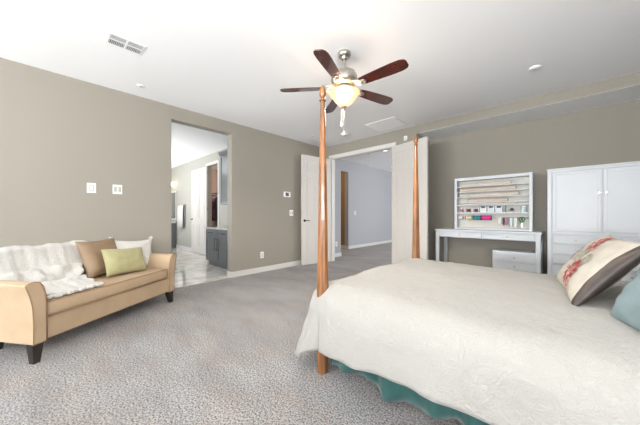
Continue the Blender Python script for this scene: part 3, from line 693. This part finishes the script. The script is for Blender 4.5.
# seat cushion: one long bench cushion with crown
cx0, cx1, cy0, cy1 = X0+.095, X1-.095, -.02, .60
box(bm, cx0, cx1, cy0, cy1, .318, .435)
cu = obj('seat_cushion', bm, M['sofa'], sofa, bevel=.028, seg=5, smooth=True)
for zz in (.322, .431):
    bm = B(); tube(bm, [(cx0+.008, cy0+.004, zz), (cx1-.008, cy0+.004, zz)], .0045); obj('piping', bm, M['piping'], cu, smooth=True)
def arm(sgn, xb, xt):
    bm = B()   # swept profile (x, z) extruded along y, flaring outward at the top
    w = .083; prof_o = [(0, .14), (0, .30), (-.006, .42), (-.020, .50), (-.040, .565), (-.050, .59)]
    prof_i = [(-.025, .605), (.005, .61), (.038, .600), (.062, .565), (.076, .50), (w, .42), (w, .14)]
    pts = prof_o + prof_i
    pts = [(-.038, .603)] and prof_o + prof_i
    P = [((xb+sgn*px_), z) for px_, z in pts]
    a = [bm.verts.new((x, -.03, z)) for x, z in P]; b = [bm.verts.new((x, D, z)) for x, z in P]; m_ = len(P)
    bm.faces.new(a); bm.faces.new(b[::-1])
    for k in range(m_): bm.faces.new([a[k], a[(k+1)%m_], b[(k+1)%m_], b[k]])
    o = obj('arm', bm, M['sofa'], sofa, bevel=.008, seg=3, smooth='auto')
    bm = B(); tube(bm, [(x, -.031, z) for x, z in P], .003, closed=True); obj('piping', bm, M['piping'], o, smooth=True)
arm(1, X0, 0); arm(-1, X1, 0)
bm = B(); prof = [(.54, .32), (.60, .62), (.615, .72), (.625, .755), (.64, .765), (.66, .745), (.665, .70), (.665, .14), (.60, .14)]
a = [bm.verts.new((X0+.06, y, z)) for y, z in prof]; b = [bm.verts.new((X1-.06, y, z)) for y, z in prof]
bm.faces.new(a); bm.faces.new(b[::-1])
for k in range(len(prof)): bm.faces.new([a[k], a[(k+1)%len(prof)], b[(k+1)%len(prof)], b[k]])
obj('backrest', bm, M['sofa'], sofa, bevel=.015, seg=3, smooth='auto')
for lx, ly in ((.0, .01), (X1-.045, .01), (.10, .55), (X1-.06, .62)):
    bm = B(); a = .034; c = .021; sx = 1 if lx < .5 else -1
    V = []
    for z, q, dx, dy in ((.0, c, -.012*sx, -.015), (.142, a, 0, 0)):
        V.append([bm.verts.new((lx+dx+sx_*q, ly+dy+sy_*q, z)) for sx_, sy_ in ((-1,-1),(1,-1),(1,1),(-1,1))])
    bm.faces.new(V[0]); bm.faces.new(V[1])
    for k in range(4): bm.faces.new([V[0][k], V[0][(k+1)%4], V[1][(k+1)%4], V[1][k]])
    obj('leg', bm, M['black'], sofa, bevel=.002)
SM = Matrix.Translation((-2.883, -.047, 0)) @ Matrix.Rotation(SA, 4, 'Z')
def sofa_dir(v): return (SM.to_3x3() @ Vector(v))
def sofa_pillow(name, label, loc, wdir, updir, w, h, t_, m, **k):
    t = thing(name, label, 'pillow'); put(t, frame_matrix(SM @ Vector(loc), sofa_dir(wdir), sofa_dir(updir))); p = pillow('pillow_body', w, h, t_, m, t, **k); return t, p
sofa_pillow('throw_pillow', 'camel brown leather cushion leaning on the middle of the sofa back', (.88, .465, .635), (1, .06, .03), (.0, .32, .9), .44, .42, .15, M['tancush'], seed=2)
t, p = sofa_pillow('throw_pillow', 'white knitted pillow with tassel corners in the sofa corner', (1.235, .41, .615), (1, -.38, -.06), (.1, .33, .9), .48, .40, .15, M['whitefab'], seed=5, pinch=.16, wr=.006)
for u, v in ((-1, -1), (-1, 1), (1, -1), (1, 1)):
    c = Vector((u*.215, 0, v*.20)); bm = B(); prof = []
    for k in range(40):
        d_ = Vector((random.uniform(-1,1), random.uniform(-1,1), random.uniform(-1,1))).normalized()*.027
        tube(bm, [c+Vector((u*.008, 0, v*.008)), c+Vector((u*.008, 0, v*.008))+d_], [.007, .004], seg=5)
    obj('tassel', bm, M['whitefab'], p, smooth=True)
sofa_pillow('throw_pillow', 'sage green lumbar pillow in front of the white tasselled pillow', (.985, .265, .585), (1, -.12, -.05), (.0, .35, .9), .46, .30, .13, M['green'], seed=7, pinch=.07)
# throw blanket over the back and the seat
bm = B(); nu, nv = 60, 70; G = []
path = [(.69, .45), (.69, .60), (.69, .74), (.675, .785), (.645, .795), (.605, .775), (.575, .70), (.53, .60), (.48, .52), (.43, .47), (.33, .458), (.22, .455), (.11, .452), (.02, .45)]
def along(u):
    f_ = u*(len(path)-1); i = min(int(f_), len(path)-2); k = f_-i; return [path[i][q]*(1-k)+path[i+1][q]*k for q in (0, 1)]
def redge(u):   # right-hand boundary (local x) of the throw
    ks = [(0, .80), (.2, .82), (.33, .84), (.45, .78), (.6, .68), (.7, .62), (.85, .58), (1, .50)]
    for (a0, b0), (a1, b1) in zip(ks, ks[1:]):
        if u <= a1: return b0+(b1-b0)*(u-a0)/(a1-a0)
    return ks[-1][1]
for i in range(nv+1):
    u = i/nv; y, z = along(u); row = []
    for j in range(nu+1):
        v = j/nu; xl = .02+.028*(1 if z < .62 and y < .6 else 0); x = xl+(redge(u)+.012*math.sin(u*60)-xl)*v
        lift = .012+.005*abs(math.sin(x*40+u*9+math.sin(u*7)))+.028*noise.noise(Vector((x*6, u*7, 0)))
        if u > .55 and y > .3: lift += .03*noise.noise(Vector((x*9, u*12, 4)))+.02
        ny, nzz = (-.75, .65) if .33 < u < .72 else ((0, 1) if u >= .72 or .24 < u <= .33 else (.9, .2))
        if u >= .72: y2 = y+.02*math.sin(x*15)*(u-.72)/.28
        else: y2 = y
        row.append(bm.verts.new((x, y2+ny*lift, z+nzz*lift+.003)))
    G.append(row)
for a, b in zip(G, G[1:]):
    for k in range(nu): bm.faces.new([a[k], a[k+1], b[k+1], b[k]])
# scalloped trim along the front edge
for k in range(20):
    x = .09+.41*k/19; lathe(bm, [(.004, .447), (.012, .452), (.014, .462), (.008, .468)], cx=x, cy=.008+.012*math.sin(k*1.7), seg=10)
o = obj('throw_blanket', bm, M['whitefab'], None, smooth=True, solid=.006); o.matrix_world = SM; tag(o, 'white knitted throw blanket draped over the left half of the sofa', 'blanket')

# ------------------------------------------------------------------ white craft desk, hutch, drawer unit, armoire
desk = thing('desk', 'white craft desk with two shallow drawers carrying the framed shelf unit', 'desk', (-1.64, 4.75, 0))
dw = 1.42; dd = .50; dh = .86
fbox('tabletop', M['furn'], -.012, dw+.012, -.012, dd, dh-.03, dh, parent=desk, bevel=.004)
bm = B(); box(bm, .0, dw, .018, .036, dh-.135, dh-.03); box(bm, 0, .018, .036, dd-.01, dh-.135, dh-.03); box(bm, dw-.018, dw, .036, dd-.01, dh-.135, dh-.03); box(bm, .018, dw-.018, dd-.028, dd-.01, dh-.135, dh-.03)
obj('apron', bm, M['furn'], desk, bevel=.002)
for x in (0, dw-.055):
    for y in (0, dd-.06): fbox('leg', M['furn'], x, x+.055, y, y+.05, 0, dh-.03, parent=desk, bevel=.003)
for x0, x1 in ((.065, dw/2-.01), (dw/2+.01, dw-.065)):
    bm = B(); shaker(bm, x0, x1, -.004, dh-.125, dh-.042, fr=.014, rec=.012, t=.022); d = obj('drawer', bm, M['furn'], desk, bevel=.0015)
    bm = B(); lathe(bm, [(.006, 0), (.006, .012), (.012, .018), (.010, .026)], seg=14, mtx=Matrix.Translation(((x0+x1)/2, 0, dh-.08)) @ Matrix.Rotation(PI/2, 4, 'X')); obj('knob', bm, M['nickel'], d, smooth='auto')
# low drawer chest under the desk
ch = thing('drawer_chest', 'small white three-drawer chest standing under the craft desk', 'chest', (-.80, 4.79, 0))
fbox('body', M['furn'], 0, .56, .018, .44, .0, .555, parent=ch, bevel=.004)
for k in range(4):
    z1 = .52-k*.128; bm = B(); shaker(bm, .035, .525, -.008, z1-.106, z1, fr=.018, rec=.010, t=.026); d = obj('drawer', bm, M['furn'], ch, bevel=.0015)
    bm = B(); lathe(bm, [(.006, 0), (.006, .012), (.012, .018), (.010, .026)], seg=14, mtx=Matrix.Translation((.28, 0, z1-.056)) @ Matrix.Rotation(PI/2, 4, 'X')); obj('knob', bm, M['nickel'], d, smooth='auto')
ch['label'] = 'small white four-drawer chest standing under the craft desk'
# shelf unit (hutch) on the desk
HX, HY = -1.39, 4.95; hw = 1.07; hh = .885; hd = .16
hut = thing('craft_shelf_unit', 'white framed shelf unit with rods and cubbies on the craft desk', 'shelf', (HX, HY, dh))
bm = B(); fr = .042
box(bm, 0, fr, 0, hd, 0, hh); box(bm, hw-fr, hw, 0, hd, 0, hh); box(bm, fr, hw-fr, 0, hd, hh-.05, hh); box(bm, fr, hw-fr, 0, hd, 0, .03)
obj('frame', bm, M['furn'], hut, bevel=.004)
fbox('back_panel', M['peg'], fr, hw-fr, hd-.012, hd-.002, .03, hh-.05, parent=hut)
fbox('shelf', M['furn'], fr, hw-fr, .01, hd-.012, .27, .288, parent=hut); fbox('shelf', M['furn'], fr, hw-fr, .01, hd-.012, .405, .42, parent=hut)
for x in (.37, .72): fbox('divider', M['furn'], x-.006, x+.006, .01, hd-.012, .288, .405, parent=hut)
bm = B(); tube(bm, [(fr, .05, .20), (hw-fr, .05, .20)], .006)
for z in (.46, .545, .63, .715): pass
obj('ribbon_rod', bm, M['nickel'], hut, smooth=True)
for z in (.455, .545, .635, .725):
    bm = B(); box(bm, fr, hw-fr, .02, .024, z-.004, z+.008); box(bm, fr, hw-fr, .024, hd-.012, z-.004, z); obj('paper_rail', bm, M['furn'], hut)
# paper rolls lying in the rails
wr = [('wrapping paper roll on the top rail, short and beige', .64, .09, .70, 0), ('long cream wrapping paper roll on the second rail', .555, .09, .78, 1), ('speckled beige wrapping paper roll on the third rail', .465, .16, .70, 0), ]
def roll(x0, x1, z, r, m, label):
    t = thing('wrapping_paper_roll', label, 'paper roll', (HX+x0, HY+.085, dh+z+r)); L_ = x1-x0
    bm = B(); lathe(bm, [(r, 0), (r, L_)], seg=20, capb=False, capt=False, mtx=Matrix.Rotation(PI/2, 4, 'Y')); 
    lathe(bm, [(r-.003, 0), (r-.003, L_)], seg=20, capb=False, capt=False, mtx=Matrix.Rotation(PI/2, 4, 'Y')); obj('paper', bm, m, t, smooth=True)
    bm = B(); lathe(bm, [(r*.62, .001), (r*.62, L_-.001)], seg=16, mtx=Matrix.Rotation(PI/2, 4, 'Y')); obj('core', bm, M['darkthing'], t, smooth='auto')
roll(.10, .80, .725, .036, M['paper2'], 'beige wrapping paper roll on the top rail of the shelf unit')
roll(.08, .86, .635, .037, M['paper'], 'cream patterned wrapping paper roll on the second rail down')
roll(.07, .90, .545, .036, M['paper2'], 'longest cream wrapping paper roll on the third rail down')
roll(.19, .76, .455, .036, M['paper'], 'short patterned wrapping paper roll on the fourth rail down')
roll(.07, .86, .42, .017, M['paper2'], 'thin wrapping paper roll lying directly on the upper shelf')
# cubby contents
for k, (x, mname, lab) in enumerate(((.075, 'mauve', 'mauve spool in the left cubby, leftmost of five'), (.132, 'palepink', 'pale pink spool in the left cubby, second from left'), (.189, 'darkthing', 'dark spool in the middle of the left cubby'), (.246, 'palepink', 'pale pink spool in the left cubby, fourth from left'), (.303, 'wine', 'wine red spool in the left cubby, rightmost of five'))):
    t = thing('thread_spool', lab, 'spool', (HX+x+.024, HY+.06, dh+.288))
    bm = B(); lathe(bm, [(.022, .008), (.022, .062)], seg=16); obj('thread', bm, M[mname], t, smooth='auto')
    bm = B(); lathe(bm, [(.024, 0), (.024, .008)], seg=16); lathe(bm, [(.024, .062), (.024, .07)], seg=16); obj('spool_end', bm, M['plate'], t, smooth='auto')
for k, nm in enumerate(('left', 'middle', 'right')):
    x = .385+.108*k; t = thing('storage_bin', nm+' one of three small white bins in the centre cubby', 'bin', (HX+x, HY+.015, dh+.288))
    bm = B(); box(bm, 0, .098, 0, .10, 0, .10); obj('bin_body', bm, M['furn'], t, bevel=.002); fbox('label_plate', M['label'], .022, .076, -.003, 0, .072, .099, parent=t)
t = thing('tape_dispenser', 'grey tape dispenser in the right cubby of the shelf unit', 'tape dispenser', (HX+.76, HY+.05, dh+.288))
bm = B(); box(bm, 0, .09, 0, .035, 0, .02); box(bm, 0, .02, 0, .035, .02, .045); obj('base', bm, M['plate_dark'], t, bevel=.003); bm = B(); lathe(bm, [(.024, 0), (.024, .02)], seg=20, mtx=Matrix.Translation((.055, .028, .045)) @ Matrix.Rotation(PI/2, 4, 'X')); obj('tape_roll', bm, M['darkthing'], t, smooth='auto')
t = thing('glass_jar', 'small clear jar with white lid at the right cubby end', 'jar', (HX+.96, HY+.06, dh+.288))
bm = B(); lathe(bm, [(.030, 0), (.032, .01), (.032, .07), (.026, .08)], seg=20); obj('jar_body', bm, M['skyrib'], t, smooth='auto'); bm = B(); lathe(bm, [(.03, .08), (.03, .095)], seg=20); obj('lid', bm, M['plate'], t, smooth='auto')
# ribbon spools on the rod
def spool(x0, x1, r, mname, lab):
    t = thing('ribbon_spool', lab, 'ribbon', (HX+x0, HY+.05, dh+.20)); RY = Matrix.Rotation(PI/2, 4, 'Y'); L_ = x1-x0; e_ = min(.006, L_*.2)
    bm = B(); lathe(bm, [(r*.86, e_), (r*.86, L_-e_)], seg=24, mtx=RY); obj('ribbon', bm, M[mname], t, smooth='auto')
    bm = B(); lathe(bm, [(r, 0), (r, e_)], seg=24, mtx=RY); lathe(bm, [(r, L_-e_), (r, L_)], seg=24, mtx=RY); obj('flange', bm, M['darkthing'] if mname in ('tealrib', 'magenta') else M['plate'], t, smooth='auto')
spool(.065, .12, .038, 'offw', 'white ribbon spool at the left end of the ribbon rod')
spool(.155, .185, .034, 'orange', 'orange ribbon spool on the ribbon rod')
spool(.19, .26, .036, 'yellow', 'pale yellow ribbon spool on the ribbon rod beside the orange one')
spool(.285, .40, .040, 'tealrib', 'wide teal ribbon spool on the ribbon rod')
spool(.405, .545, .042, 'magenta', 'bright magenta ribbon spool in the middle of the rod')
# tools hanging from the right half of the rod
def hang(x, w, l, mname, lab, nm='ribbon_hank'):
    t = thing(nm, lab, 'ribbon', (HX+x, HY+.05, dh+.20)); bm = B()
    tube(bm, [(0, 0, -.012), (w*.3, -.006, .014), (w*.6, 0, -.012)], .003)
    obj('hook', bm, M['nickel'], t, smooth=True); bm = B()
    poly = [(0, .0), (w, .0), (w*1.05, -l*.5), (w*.9, -l), (w*.1, -l), (-w*.05, -l*.5)]
    prism(bm, poly, -.008, .008, mtx=Matrix.Rotation(PI/2, 4, 'X')); obj('ribbon_loop', bm, M[mname], t, bevel=.004)
hang(.635, .045, .10, 'offw', 'white looped ribbon hanging right of the magenta spool')
hang(.70, .022, .12, 'darkthing', 'narrow dark ribbon loop hanging on the rod')
hang(.735, .034, .11, 'mauve', 'mauve ribbon loop hanging beside the narrow dark one')
hang(.79, .035, .14, 'skyrib', 'pale blue ribbon loop hanging right of the mauve one')
hang(.84, .04, .15, 'offw', 'long off white ribbon loop hanging beside the green scissors')
t = thing('scissors', 'green handled scissors hanging at the right end of the rod', 'scissors', (HX+.94, HY+.04, dh+.20))
bm = B()
for s_ in (-1, 1): tube(bm, [(s_*.018+.013*math.cos(a), 0, -.02+.030*math.sin(a)) for a in [2*PI*k/14 for k in range(14)]], .007, closed=True)
tube(bm, [(-.015, 0, -.05), (0, 0, -.075)], .010); tube(bm, [(.015, 0, -.05), (0, 0, -.075)], .010); obj('handle', bm, M['leafgreen'], t, smooth=True)
bm = B()
for s_ in (-1, 1): prism(bm, [(-.009, -.07), (.009, -.07), (.010*s_*.3, -.155)], -.002+.002*s_, .001+.002*s_, mtx=Matrix.Rotation(PI/2, 4, 'X'))
obj('blade', bm, M['nickel'], t)
# armoire
AX, AY = -.15, 4.75; aw = 1.03; ah = 1.735; ad = .50
arm_ = thing('armoire', 'tall white armoire with two doors above rows of drawers', 'armoire', (AX, AY, 0))
bm = B(); box(bm, 0, aw, .02, ad, .0, ah-.02); box(bm, -.008, aw+.008, -.01, ad, ah-.02, ah)
box(bm, 0, .045, 0, .02, 0, ah-.02); box(bm, aw-.045, aw, 0, .02, 0, ah-.02); box(bm, .045, aw-.045, 0, .02, ah-.05, ah-.02); box(bm, .045, aw-.045, 0, .02, .845, .885)
obj('body', bm, M['furn'], arm_, bevel=.003)
for x0, x1, kx in ((.05, aw/2-.004, aw/2-.03), (aw/2+.004, aw-.05, aw/2+.03)):
    bm = B(); shaker(bm, x0+.002, x1-.002, -.004,   .892, ah-.056, fr=.035, rec=.012, t=.024); d = obj('door', bm, M['furn'], arm_, bevel=.002)
    bm = B(); lathe(bm, [(.006, 0), (.006, .014), (.013, .02), (.011, .03)], seg=14, mtx=Matrix.Translation((kx, 0, 1.385)) @ Matrix.Rotation(PI/2, 4, 'X')); obj('knob', bm, M['nickel'], d, smooth='auto')
for k in range(6):
    z1 = .835-k*.135
    for x0, x1 in ((.05, aw/2-.004), (aw/2+.004, aw-.05)):
        bm = B(); shaker(bm, x0+.004, x1-.004, -.008, z1-.117, z1, fr=.022, rec=.010, t=.028); d = obj('drawer', bm, M['furn'], arm_, bevel=.002)
        bm = B(); lathe(bm, [(.006, 0), (.006, .014), (.013, .02), (.011, .03)], seg=14, mtx=Matrix.Translation(((x0+x1)/2, 0, z1-.061)) @ Matrix.Rotation(PI/2, 4, 'X')); obj('knob', bm, M['nickel'], d, smooth='auto')
